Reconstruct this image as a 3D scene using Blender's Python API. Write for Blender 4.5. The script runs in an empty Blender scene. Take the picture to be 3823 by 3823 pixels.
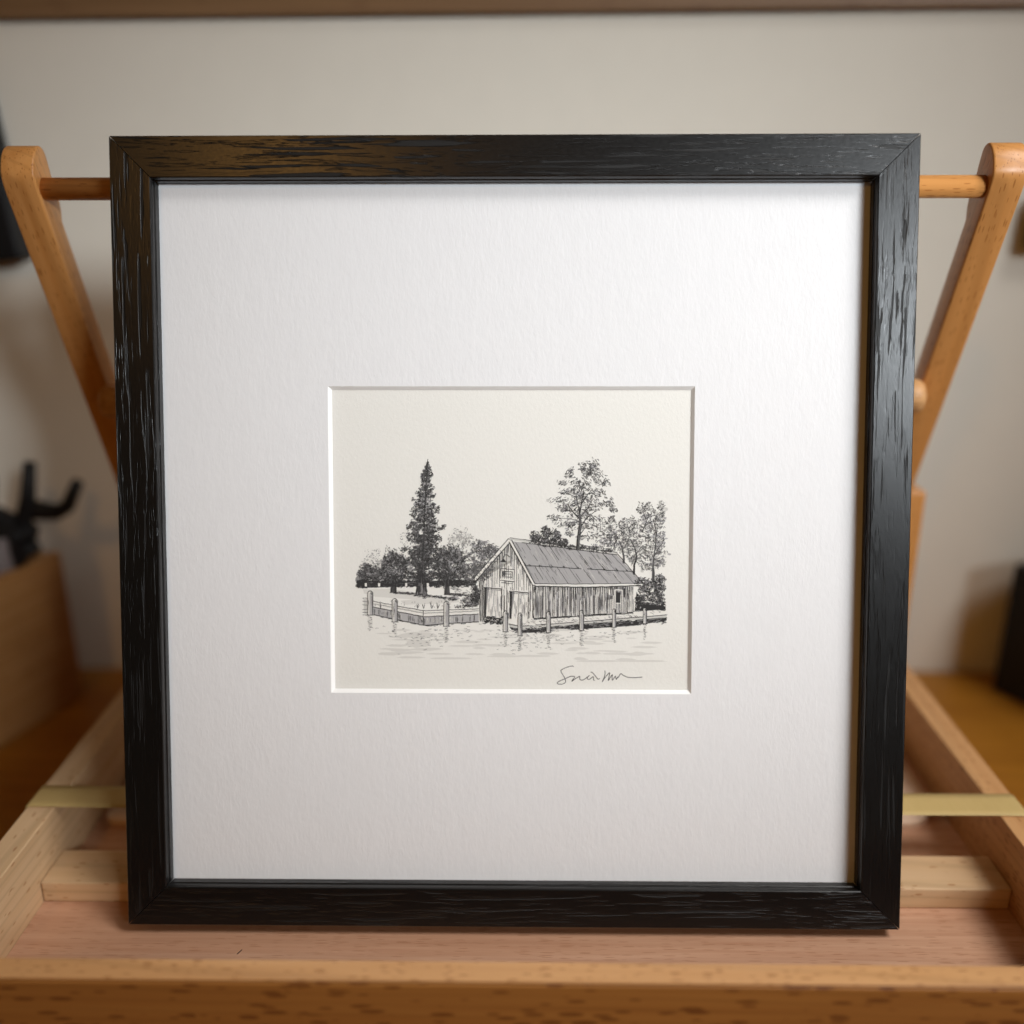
import bpy, bmesh, math, random
from mathutils import Vector, Matrix

sc = bpy.context.scene
COL = sc.collection
# ------------------------------------------------------------------ camera
FX, PITCH, YAW, ROLL = 3499.98 / 3823.0, 0.32935834, -0.01420931, -0.00262136
CAM = Vector((0.0051613, -0.33155147, 0.30680805))
fw = Vector((math.sin(YAW) * math.cos(PITCH), math.cos(YAW) * math.cos(PITCH), -math.sin(PITCH)))
r0 = Vector((math.cos(YAW), -math.sin(YAW), 0)); u0 = r0.cross(fw)
rv = r0 * math.cos(ROLL) + u0 * math.sin(ROLL); uv_ = u0 * math.cos(ROLL) - r0 * math.sin(ROLL)
cd = bpy.data.cameras.new('camera'); cam = bpy.data.objects.new('camera', cd); COL.objects.link(cam)
cd.sensor_width = 36.0; cd.lens = 36.0 * FX; cd.clip_start = 0.01; cd.clip_end = 50
m = Matrix((rv, uv_, -fw)).transposed().to_4x4(); m.translation = CAM; cam.matrix_world = m
cd.dof.use_dof = True; cd.dof.focus_distance = 0.404; cd.dof.aperture_fstop = 2.25; cd.dof.aperture_blades = 0
sc.camera = cam
# ------------------------------------------------------------------ world, lights, exposure
w = bpy.data.worlds.new('World'); sc.world = w; w.use_nodes = True
w.node_tree.nodes['Background'].inputs[0].default_value = (1.0, 0.60, 0.28, 1)
w.node_tree.nodes['Background'].inputs[1].default_value = 0.035

def lamp(name, loc, target, sx, sy, power, col, spread=180):
    l = bpy.data.lights.new(name, 'AREA'); l.shape = 'RECTANGLE'; l.size = sx; l.size_y = sy
    l.energy = power; l.color = col; l.spread = math.radians(spread)
    o = bpy.data.objects.new(name, l); COL.objects.link(o); o.location = loc
    d = (Vector(target) - Vector(loc)); o.rotation_euler = d.to_track_quat('-Z', 'Y').to_euler()
    return o
lamp('window_light', (0.88, -1.07, 0.75), (0.05, 0.14, 0.285), 0.52, 0.26, 0.85, (0.89, 0.955, 1.0), 32)
lamp('overhead_light', (0.72, -0.36, 1.00), (0.06, -0.04, 0.0), 0.40, 0.40, 1.30, (1.0, 0.97, 0.94), 56)
lamp('room_light', (-0.50, -1.35, 1.20), (0.0, 0.1, 0.15), 0.105, 0.105, 0.82, (1.0, 0.50, 0.13), 110)
sc.view_settings.view_transform = 'Standard'; sc.view_settings.look = 'None'
sc.view_settings.exposure = 0.0; sc.view_settings.gamma = 1.0; sc.view_settings.use_curve_mapping = False
sc.render.engine = 'CYCLES'
sc.cycles.use_denoising = True
sc.cycles.max_bounces = 8; sc.cycles.diffuse_bounces = 5
sc.cycles.caustics_reflective = False; sc.cycles.caustics_refractive = False

# ------------------------------------------------------------------ materials
class NT:
    def __init__(s, name):
        s.m = bpy.data.materials.new(name); s.m.use_nodes = True
        s.t = s.m.node_tree; s.n = s.t.nodes; s.b = s.n['Principled BSDF']; s.mem = {}
    def new(s, typ, **kw):
        x = s.n.new(typ)
        for k, v in kw.items(): setattr(x, k, v)
        return x
    def link(s, a, b): s.t.links.new(a, b)
    def coords(s, scale, rot=(0, 0, 0), jitter=True):
        tc = s.new('ShaderNodeTexCoord'); mp = s.new('ShaderNodeMapping')
        mp.inputs['Scale'].default_value = scale; mp.inputs['Rotation'].default_value = rot
        s.link(tc.outputs['Object'], mp.inputs['Vector'])
        if jitter:
            oi = s.new('ShaderNodeObjectInfo'); ml = s.new('ShaderNodeMath', operation='MULTIPLY')
            ml.inputs[1].default_value = 37.0; s.link(oi.outputs['Random'], ml.inputs[0])
            ad = s.new('ShaderNodeVectorMath', operation='ADD')
            s.link(mp.outputs[0], ad.inputs[0]); s.link(ml.outputs[0], ad.inputs[1])
            return ad.outputs[0]
        return mp.outputs[0]
    def noise(s, vec, scale=1.0, detail=3.0, rough=0.55, dist=0.0):
        x = s.new('ShaderNodeTexNoise'); x.inputs['Scale'].default_value = scale
        x.inputs['Detail'].default_value = detail; x.inputs['Roughness'].default_value = rough
        x.inputs['Distortion'].default_value = dist; s.link(vec, x.inputs['Vector'])
        return x.outputs['Fac']
    def ramp(s, fac, stops):
        x = s.new('ShaderNodeValToRGB'); el = x.color_ramp.elements
        while len(el) < len(stops): el.new(0.5)
        for e, (p, c) in zip(el, stops):
            e.position = p; e.color = (c, c, c, 1) if isinstance(c, (int, float)) else (*c, 1)
        s.link(fac, x.inputs[0]); return x.outputs[0]
    def mix(s, fac, a, b):
        x = s.new('ShaderNodeMix', data_type='RGBA')
        for sock, v in ((x.inputs[0], fac), (x.inputs[6], a), (x.inputs[7], b)):
            if hasattr(v, 'links'): s.link(v, sock)
            elif isinstance(v, (int, float)): sock.default_value = v
            else: sock.default_value = (*v, 1)
        return x.outputs[2]
    def math(s, op, a, b):
        x = s.new('ShaderNodeMath', operation=op)
        for sock, v in ((x.inputs[0], a), (x.inputs[1], b)):
            if hasattr(v, 'links'): s.link(v, sock)
            else: sock.default_value = v
        return x.outputs[0]
    def bump(s, h, strength, dist):
        x = s.new('ShaderNodeBump'); x.inputs['Strength'].default_value = strength
        x.inputs['Distance'].default_value = dist; s.link(h, x.inputs['Height'])
        s.link(x.outputs[0], s.b.inputs['Normal'])
    def base(s, v):
        if hasattr(v, 'links'): s.link(v, s.b.inputs['Base Color'])
        else: s.b.inputs['Base Color'].default_value = (*v, 1)
    def rough(s, r, spec=0.5):
        if hasattr(r, 'links'): s.link(r, s.b.inputs['Roughness'])
        else: s.b.inputs['Roughness'].default_value = r
        s.b.inputs['Specular IOR Level'].default_value = spec

def flat(name, c, r=0.6, spec=0.3):
    n = NT(name); n.base(c); n.rough(r, spec); return n.m

def wood(name, light, dark, fleck, fl_len=0.010, fl_wid=0.0035, fl_amt=0.28, slant=0.0, rough=0.45, grain=(6, 160, 160), bump=0.15, rings=1.0):
    n = NT(name)
    g = n.noise(n.coords(grain), 1.0, 4, 0.6, 0.4)
    dark2 = tuple(v * 0.62 for v in dark)
    big = n.noise(n.coords((3, 25, 25)), 1.0, 2)
    dp = n.new('ShaderNodeVectorMath', operation='DOT_PRODUCT'); n.link(n.coords((1, 1, 1)), dp.inputs[0])
    dp.inputs[1].default_value = (28 * rings, 420 * rings, 1150 * rings)
    wv = n.math('SINE', n.math('ADD', dp.outputs['Value'], n.math('MULTIPLY', n.noise(n.coords((4, 30, 30)), 1.0, 2), 9.0)), 0.0)
    ringf = n.ramp(wv, [(0.55, 0.0), (1.0, 1.0)])
    c = n.mix(n.ramp(g, [(0.3, 0.0), (0.7, 1.0)]), dark, light)
    c = n.mix(n.math('MULTIPLY', n.ramp(big, [(0.35, 0.0), (0.7, 1.0)]), 0.45), c, dark)
    c = n.mix(n.math('MULTIPLY', ringf, 0.26 if rings else 0.0), c, dark2)
    # short dark ray flecks lying along the grain
    v = n.new('ShaderNodeTexVoronoi'); v.inputs['Scale'].default_value = 1.0; v.inputs['Randomness'].default_value = 1.0
    n.link(n.coords((1 / fl_len, 1 / fl_wid, 1 / fl_wid), (0, slant, slant)), v.inputs['Vector'])
    cell = n.new('ShaderNodeSeparateColor'); n.link(v.outputs['Color'], cell.inputs[0])
    size = n.math('MULTIPLY', cell.outputs[0], fl_amt)
    k = n.math('SUBTRACT', size, v.outputs['Distance'])
    k = n.ramp(k, [(0.0, 0.0), (0.10, 1.0)])
    c = n.mix(n.math('MULTIPLY', k, 0.8), c, fleck)
    n.base(c); n.rough(n.ramp(g, [(0.2, rough + 0.1), (0.8, rough - 0.05)]), 0.35)
    n.bump(n.math('SUBTRACT', g, n.math('MULTIPLY', k, 0.7)), bump, 0.0006)
    return n.m

M = {}
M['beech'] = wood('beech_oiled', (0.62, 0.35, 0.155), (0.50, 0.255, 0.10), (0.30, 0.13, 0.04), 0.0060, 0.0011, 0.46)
M['beech_front_dim'] = wood('beech_front_board', (0.35, 0.155, 0.038), (0.28, 0.112, 0.025), (0.135, 0.042, 0.009), 0.0115, 0.0025, 0.54, 0.26)  # darker wood of the front, part of it shade put into the colour
M['beech_arm'] = wood('beech_arm_varnished', (0.62, 0.30, 0.098), (0.51, 0.22, 0.06), (0.34, 0.13, 0.032), 0.0060, 0.0010, 0.44, 0.05, 0.32)
M['beech_pale'] = wood('beech_pale', (0.68, 0.48, 0.29), (0.58, 0.38, 0.205), (0.40, 0.20, 0.085), 0.0075, 0.0022, 0.32, 0.1)
M['plywood'] = wood('plywood_pinkish', (0.63, 0.38, 0.25), (0.50, 0.27, 0.165), (0.42, 0.21, 0.115), 0.009, 0.0007, 0.46, 0.0, 0.5, (14, 420, 420), 0.25, 0.0)
M['lit_board'] = wood('lit_patch_plywood', (0.78, 0.60, 0.46), (0.70, 0.50, 0.36), (0.55, 0.34, 0.22), 0.012, 0.001, 0.25, 0.0, 0.5)  # pale colour stands in for light falling on the tray floor
M['table'] = wood('table_orange_pine', (0.44, 0.19, 0.022), (0.32, 0.125, 0.012), (0.25, 0.085, 0.009), 0.03, 0.003, 0.3, 0.0, 0.35, (2.5, 40, 40))
M['crate'] = wood('crate_wood', (0.46, 0.24, 0.09), (0.37, 0.175, 0.055), (0.25, 0.10, 0.03), 0.02, 0.003, 0.3)
M['shelf'] = wood('shelf_wood', (0.235, 0.135, 0.066), (0.185, 0.10, 0.045), (0.13, 0.06, 0.03), 0.03, 0.003, 0.3)

def frame_paint():
    n = NT('black_open_grain_paint')
    def warp(scale, amt):
        ad = n.new('ShaderNodeVectorMath', operation='ADD'); n.link(n.coords(scale), ad.inputs[0])
        n.link(n.math('MULTIPLY', n.noise(n.coords((8, 26, 26)), 1.0, 2), amt), ad.inputs[1]); return ad.outputs[0]
    long_ = n.ramp(n.noise(warp((20, 560, 560), 4.0), 1.0, 2.0, 0.5), [(0.355, 0.0), (0.40, 1.0)])
    short = n.ramp(n.noise(warp((60, 950, 950), 4.0), 1.0, 2.0, 0.5), [(0.37, 0.0), (0.43, 1.0)])
    zone = n.ramp(n.noise(n.coords((9, 80, 80)), 1.0, 2), [(0.40, 0.15), (0.6, 1.0)])
    fine = n.noise(n.coords((500, 1100, 1100)), 1.0, 2)
    cut = n.math('ADD', n.math('SUBTRACT', long_, 1.0), n.math('MULTIPLY', n.math('SUBTRACT', short, 1.0), n.math('MULTIPLY', zone, 0.6)))
    h = n.math('ADD', cut, n.math('MULTIPLY', fine, 0.14))
    n.base(n.mix(long_, (0.0012, 0.0012, 0.0012), (0.0042, 0.0039, 0.0038)))
    n.rough(n.math('ADD', n.ramp(fine, [(0.3, 0.28), (0.7, 0.33)]), n.math('MULTIPLY', n.math('SUBTRACT', 1.0, long_), 0.3)), 0.42)
    n.bump(h, 0.5, 0.00034)
    return n.m
M['frame'] = frame_paint()

def mat_card():
    n = NT('mat_board_white')
    a = n.noise(n.coords((700, 700, 270), (0, 0.12, 0)), 1.0, 3, 0.6, 0.3)
    b = n.noise(n.coords((240, 240, 95), (0, 0.1, 0)), 1.0, 2)
    n.base(n.mix(n.ramp(b, [(0.3, 0.0), (0.7, 1.0)]), (0.775, 0.778, 0.79), (0.79, 0.793, 0.805))); n.rough(0.75, 0.25)
    amp = n.ramp(n.noise(n.coords((14, 14, 9)), 1.0, 3), [(0.35, 0.55), (0.7, 1.0)])
    n.bump(n.math('MULTIPLY', n.math('ADD', a, n.math('MULTIPLY', b, 0.7)), amp), 0.24, 0.0006)
    return n.m
M['mat'] = mat_card()
M['core'] = flat('mat_core_white', (0.88, 0.88, 0.87), 0.8, 0.2)

def paper():
    n = NT('drawing_paper')
    a = n.noise(n.coords((950, 950, 700), (0, 0.5, 0)), 1.0, 3, 0.6)
    n.base(n.mix(a, (0.77, 0.762, 0.72), (0.80, 0.792, 0.752))); n.rough(0.85, 0.2)
    n.bump(a, 0.22, 0.0004)
    return n.m
M['paper'] = paper()
TONES = {'ink': 0.042, 'soft': 0.11, 'dark': 0.13, 'mid': 0.27, 'light': 0.42, 'roof': 0.40, 'pale': 0.57, 'hint': 0.665}
for k, v in TONES.items():
    M['t_' + k] = flat('ink_' + k, (v * 1.0, v * 0.985, v * (0.985 if v < 0.5 else 0.93)), 0.85, 0.15)
M['white_ink'] = flat('paper_highlight', (0.77, 0.755, 0.71), 0.85, 0.2)

def wall_mat():
    n = NT('wall_paint'); a = n.noise(n.coords((60, 60, 60)), 1.0, 4)
    n.base(n.mix(a, (0.75, 0.71, 0.625), (0.79, 0.75, 0.66))); n.rough(0.8, 0.2); n.bump(a, 0.1, 0.001); return n.m
M['wall'] = wall_mat()
M['black'] = flat('black_plastic', (0.006, 0.006, 0.007), 0.5, 0.3)
M['black_cloth'] = flat('speaker_cloth', (0.008, 0.008, 0.008), 0.9, 0.1)
M['grey'] = flat('grey_plastic', (0.16, 0.13, 0.125), 0.5, 0.3)

def tape_mat():
    n = NT('masking_tape'); a = n.noise(n.coords((900, 90, 400)), 1.0, 3)
    n.base(n.mix(a, (0.60, 0.44, 0.17), (0.66, 0.49, 0.21))); n.rough(0.55, 0.3)
    n.b.inputs['Alpha'].default_value = 0.8
    n.bump(a, 0.25, 0.0004); return n.m
M['tape'] = tape_mat()

# ------------------------------------------------------------------ mesh helpers
def tag(o, label=None, cat=None, group=None, kind=None):
    for k, v in (('label', label), ('category', cat), ('group', group), ('kind', kind)):
        if v: o[k] = v
    return o
def empty(name, loc=(0, 0, 0), rot=(0, 0, 0)):
    o = bpy.data.objects.new(name, None); COL.objects.link(o); o.location = loc; o.rotation_euler = rot
    o.empty_display_size = 0.02; return o
def link(name, bm, mat, parent=None, loc=(0, 0, 0), rot=(0, 0, 0), smooth=False):
    bmesh.ops.recalc_face_normals(bm, faces=bm.faces[:])
    me = bpy.data.meshes.new(name); bm.to_mesh(me); bm.free()
    for mm in (mat if isinstance(mat, (list, tuple)) else [mat]): me.materials.append(mm)
    if smooth:
        for p in me.polygons: p.use_smooth = True
    o = bpy.data.objects.new(name, me); COL.objects.link(o); o.location = loc; o.rotation_euler = rot
    if parent: o.parent = parent
    return o
def box_bm(sx, sy, sz, bev=0.0, seg=2):
    bm = bmesh.new(); bmesh.ops.create_cube(bm, size=1.0)
    bmesh.ops.scale(bm, vec=(sx, sy, sz), verts=bm.verts)
    if bev: bmesh.ops.bevel(bm, geom=bm.edges[:], offset=bev, segments=seg, profile=0.5, affect='EDGES')
    return bm
def box(name, lo, hi, mat, parent=None, bev=0.0008, along='x', seg=2, extra=(0, 0, 0)):
    """box between two corners; its own X axis runs along the grain"""
    s = [hi[i] - lo[i] for i in range(3)]; c = [(hi[i] + lo[i]) / 2 for i in range(3)]
    if along == 'x': bm = box_bm(s[0], s[1], s[2], bev, seg); rot = (0, 0, 0)
    elif along == 'y': bm = box_bm(s[1], s[0], s[2], bev, seg); rot = (0, 0, math.pi / 2)
    else: bm = box_bm(s[2], s[1], s[0], bev, seg); rot = (0, -math.pi / 2, 0)
    return link(name, bm, mat, parent, c, tuple(rot[i] + extra[i] for i in range(3)), smooth=False)
def prism_bm(pts, x0, x1, bev=0.0):
    """outline in (y, z) extruded along x"""
    bm = bmesh.new(); A = [bm.verts.new((x0, *p)) for p in pts]; B = [bm.verts.new((x1, *p)) for p in pts]
    n = len(pts); bm.faces.new(A); bm.faces.new(B[::-1])
    for i in range(n): bm.faces.new((A[i], B[i], B[(i + 1) % n], A[(i + 1) % n]))
    if bev:
        bmesh.ops.recalc_face_normals(bm, faces=bm.faces[:])
        ed = [e for e in bm.edges if abs(e.verts[0].co.x - e.verts[1].co.x) < 1e-6]
        bmesh.ops.bevel(bm, geom=ed, offset=bev, segments=3, profile=0.5, affect='EDGES')
    return bm
def lathe_x(profile, seg=40):
    """(x, radius) profile spun about x"""
    bm = bmesh.new(); rings = []
    for x, r in profile:
        rings.append([bm.verts.new((x, r * math.cos(2 * math.pi * i / seg), r * math.sin(2 * math.pi * i / seg))) for i in range(seg)])
    for a, b in zip(rings, rings[1:]):
        for i in range(seg): bm.faces.new((a[i], b[i], b[(i + 1) % seg], a[(i + 1) % seg]))
    bm.faces.new(rings[0]); bm.faces.new(rings[-1][::-1])
    return bm

# ------------------------------------------------------------------ setting: wall and table
WALL_Y, TABLE_Z = 0.312, -0.040
bm = bmesh.new()
bm.faces.new([bm.verts.new(p) for p in ((-1.6, WALL_Y, TABLE_Z - 0.3), (1.6, WALL_Y, TABLE_Z - 0.3), (1.6, WALL_Y, 1.5), (-1.6, WALL_Y, 1.5))])
tag(link('wall', bm, M['wall']), kind='structure')
tag(box('table_top', (-0.95, -0.40, TABLE_Z - 0.03), (0.95, WALL_Y - 0.001, TABLE_Z), M['table'], None, 0.002), kind='structure')

# ------------------------------------------------------------------ the easel box
FLOOR = -0.0058; RT = 0.0296; RB = TABLE_Z + 0.0005
XL, XR = -0.2187, 0.2281
easel = empty('table_easel', (0, 0, TABLE_Z))
tag(easel, 'beech wood table easel with open shallow tray and two slanted arms behind the frame', 'easel')
K = Matrix.Translation((0, 0, -TABLE_Z))
def E(o):
    o.location = o.location + Vector((0, 0, -TABLE_Z)); return o
E(box('front_board', (-0.245, -0.0606, RB), (0.254, -0.0509, RT), M['beech_front_dim'], easel, 0.0012, 'x', 3))
# top face as a thin strip in lighter beech; shade is coloured into the front
E(box('board_top', (-0.245, -0.0603, RT + 0.0002), (0.254, -0.0508, RT + 0.0014), M['beech'], easel, 0.0005, 'x', 2))
E(box('side_rail', (XL - 0.0133, -0.0505, RB), (XL, 0.272, RT), M['beech_pale'], easel, 0.0006, 'y'))
E(box('side_rail', (XR, -0.0505, RB), (XR + 0.0133, 0.272, RT), M['beech'], easel, 0.0006, 'y'))
E(box('back_rail', (XL + 0.0003, 0.259, RB), (XR - 0.0003, 0.272, RT), M['beech'], easel, 0.0006, 'x'))
E(box('tray_floor', (XL + 0.0002, -0.0507, FLOOR - 0.004), (XR - 0.0002, 0.2588, FLOOR), M['plywood'], easel, 0.0, 'x'))
E(box('ledge_strip', (XL + 0.0004, 0.0200, FLOOR + 0.0001), (XR - 0.0004, 0.0430, FLOOR + 0.0110), M['beech_pale'], easel, 0.0007, 'x'))
# arms: side outline (y, z), leaning forward at the top
SL = 0.434
def arm_outline():
    f = lambda z: 0.1035 + SL * (0.311 - z)
    b = lambda z: 0.1340 + SL * (0.2717 - z)
    pts = [(f(0.030), 0.030), (f(0.306), 0.306)]
    ctl = [(f(0.306), 0.306), (0.1036, 0.3130), (0.1046, 0.3182), (0.1068, 0.3226), (0.1096, 0.3254), (0.1128, 0.3266), (0.1154, 0.3260), (0.1174, 0.3240), (0.1188, 0.3200), (0.1212, 0.3110)]
    for i in range(len(ctl) - 1):
        p0, p1, p2, p3 = ctl[max(0, i - 1)], ctl[i], ctl[i + 1], ctl[min(len(ctl) - 1, i + 2)]
        for q in range(4):
            t = q / 4
            if i or q: pts.append(tuple(.5 * (2 * p1[c] + (p2[c] - p0[c]) * t + (2 * p0[c] - 5 * p1[c] + 4 * p2[c] - p3[c]) * t * t + (3 * p1[c] - p0[c] - 3 * p2[c] + p3[c]) * t ** 3) for c in (0, 1)))
    pts += [(0.1212, 0.3110), (0.1245, 0.3030), (0.1250, 0.2990), (b(0.2940), 0.2940), (b(0.030), 0.030)]
    return pts
ang = math.atan2(1.0, -SL)
def make_arm(x0, x1):
    bm = prism_bm(arm_outline(), x0, x1, 0.0010)
    # own axis X along the arm for the grain
    piv = Vector(((x0 + x1) / 2, 0.165, 0.17)); d = Vector((0, -SL, 1)).normalized(); a = Vector((1, 0, 0)); c = d.cross(a)
    R = Matrix((d, a, c)).transposed()
    bmesh.ops.translate(bm, vec=-piv, verts=bm.verts)
    bmesh.ops.rotate(bm, cent=(0, 0, 0), matrix=R.inverted(), verts=bm.verts)
    o = link('arm', bm, M['beech_arm'], easel, piv, R.to_euler(), True); o.data.set_sharp_from_angle(angle=math.radians(32)); E(o); return o
make_arm(-0.2260, -0.2110); make_arm(0.2082, 0.2232)
o = link('dowel', lathe_x([(-0.2112, 0.00490), (0.2084, 0.00490)], 48), M['beech_arm'], easel, (0, 0.1120, 0.3084)); E(o)
for p in o.data.polygons: p.use_smooth = len(p.vertices) == 4
kp = [(0, 0.0055), (0.0008, 0.0072), (0.0024, 0.0084), (0.005, 0.0088), (0.009, 0.0088), (0.0115, 0.0078), (0.0125, 0.006)]
E(link('knob', lathe_x(kp), M['beech'], easel, (-0.2135, 0.1435, 0.2045), (0, 0, 0), True))
E(link('knob', lathe_x(kp), M['beech'], easel, (0.2078, 0.1430, 0.2075), (0, 0, math.pi), True))
for x0, x1, y0 in ((-0.2370, -0.2265, 0.216), (0.2236, 0.2345, 0.181)):
    E(box('arm_bracket', (x0, y0, RT + 0.0003), (x1, y0 + 0.026, 0.1440), M['beech_arm'], easel, 0.001, 'z'))

# added pale board with rounded corners, in place of a lit floor patch
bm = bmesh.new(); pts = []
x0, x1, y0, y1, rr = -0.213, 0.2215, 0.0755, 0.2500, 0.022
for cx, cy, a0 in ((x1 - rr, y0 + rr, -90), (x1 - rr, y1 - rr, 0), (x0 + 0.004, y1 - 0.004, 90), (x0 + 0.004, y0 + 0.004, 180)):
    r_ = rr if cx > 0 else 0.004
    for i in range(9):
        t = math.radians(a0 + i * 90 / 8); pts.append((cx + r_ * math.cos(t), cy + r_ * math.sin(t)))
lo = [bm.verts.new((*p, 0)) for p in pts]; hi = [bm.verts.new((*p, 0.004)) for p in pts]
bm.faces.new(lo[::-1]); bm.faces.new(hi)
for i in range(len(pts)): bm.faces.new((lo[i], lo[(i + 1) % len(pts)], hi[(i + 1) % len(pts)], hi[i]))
tag(link('lit_patch_board', bm, M['lit_board'], None, (0, 0, FLOOR + 0.0002)), 'added pale thin board standing in for a patch of light on the tray floor behind the frame', 'lit_board')

# masking tape stretched over the tray from rail to rail
bm = bmesh.new(); path = [(-0.2330, 0.0100), (-0.2328, 0.0250), (-0.2325, 0.0296), (-0.2315, 0.0300), (-0.2190, 0.0300), (-0.10, 0.0293), (0.0, 0.0290), (0.11, 0.0293), (0.2284, 0.0300), (0.2404, 0.0300), (0.2418, 0.0295), (0.2421, 0.0250), (0.2423, 0.0080)]
rng = random.Random(5); rows = []
for x, z in path:
    a = 0.0425 + (0.0400 - 0.0425) * (x + 0.23) / 0.47; b = 0.0592 + (0.0570 - 0.0592) * (x + 0.23) / 0.47
    rows.append([bm.verts.new((x, a + (b - a) * j / 4 + rng.uniform(-1, 1) * 0.0002, z + 0.00016)) for j in range(5)])
for A, B in zip(rows, rows[1:]):
    for j in range(4): bm.faces.new((A[j], B[j], B[j + 1], A[j + 1]))
o = link('tape_strip', bm, M['tape'], None, smooth=True)
sm = o.modifiers.new('thickness', 'SOLIDIFY'); sm.thickness = 0.00012; sm.offset = 1
tag(o, 'yellowish strip of masking tape stretched across the easel tray over both side rails', 'tape')

# ------------------------------------------------------------------ the framed drawing
L, FYAW = 0.26764818, 0.00131544
pic = empty('framed_drawing', (0, 0, 0), (-L, 0, FYAW))
tag(pic, 'square black wooden picture frame with wide white mat and small ink drawing of a boathouse', 'picture')
SW, SH, TH = 0.34, 0.34168, 0.0220
PROF = [(0.0004, 0.0), (0.0169, 0.0), (0.0173, 0.0004), (0.0175, 0.0014), (0.0175, 0.0034), (0.0179, 0.0038), (0.0179, 0.0074), (0.0090, 0.0076), (0.0090, TH), (0.0, TH), (0.0, 0.0005)]
def frame_rail(length, loc, roty):
    bm = bmesh.new(); n = len(PROF); g = 0.00022; N = 24; rows = []
    for k in range(N + 1):
        t = k / N * 2 - 1
        rows.append([bm.verts.new((t * (length / 2 - s - g), d, s)) for s, d in PROF])
    for A, B in zip(rows, rows[1:]):
        for i in range(n): bm.faces.new((A[i], A[(i + 1) % n], B[(i + 1) % n], B[i]))
    bm.faces.new(rows[0]); bm.faces.new(rows[-1][::-1])
    return link('frame_rail', bm, M['frame'], pic, loc, (0, roty, 0))
frame_rail(SW, (0, 0, 0), 0)
frame_rail(SW, (0, 0, SH), math.pi)
frame_rail(SH, (-SW / 2, 0, SH / 2), math.pi / 2)
frame_rail(SH, (SW / 2, 0, SH / 2), -math.pi / 2)
# mat board with a 45 degree bevelled window
MD = 0.0078; PD = 0.0093
A0 = (-0.1608, 0.0091, 0.1608, 0.3325); A1 = (-0.08035, 0.10255, 0.0788, 0.2375); A2 = (-0.0788, 0.1041, 0.0774, 0.2360)
bm = bmesh.new()
def ring(r, d): return [bm.verts.new(p) for p in ((r[0], d, r[1]), (r[2], d, r[1]), (r[2], d, r[3]), (r[0], d, r[3]))]
v0, v1, v2, v3 = ring(A0, MD), ring(A1, MD), ring(A2, PD - 0.00012), ring(A0, PD - 0.00012)
for a, b, mi in ((v0, v1, 0), (v1, v2, 1), (v2, v3, 1), (v3, v0, 1)):
    for i in range(4):
        f = bm.faces.new((a[i], a[(i + 1) % 4], b[(i + 1) % 4], b[i])); f.material_index = mi
link('mat_board', bm, [M['mat'], M['core']], pic)
bm = bmesh.new(); bm.faces.new([bm.verts.new(p) for p in ((-0.155, PD, 0.02), (0.155, PD, 0.02), (0.155, PD, 0.32), (-0.155, PD, 0.32))])
sheet = link('art_paper', bm, M['paper'], pic)
o = box_bm(0.320, 0.003, 0.322); link('backing_board', o, M['shelf'], pic, (0, 0.0125, SH / 2))

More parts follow.
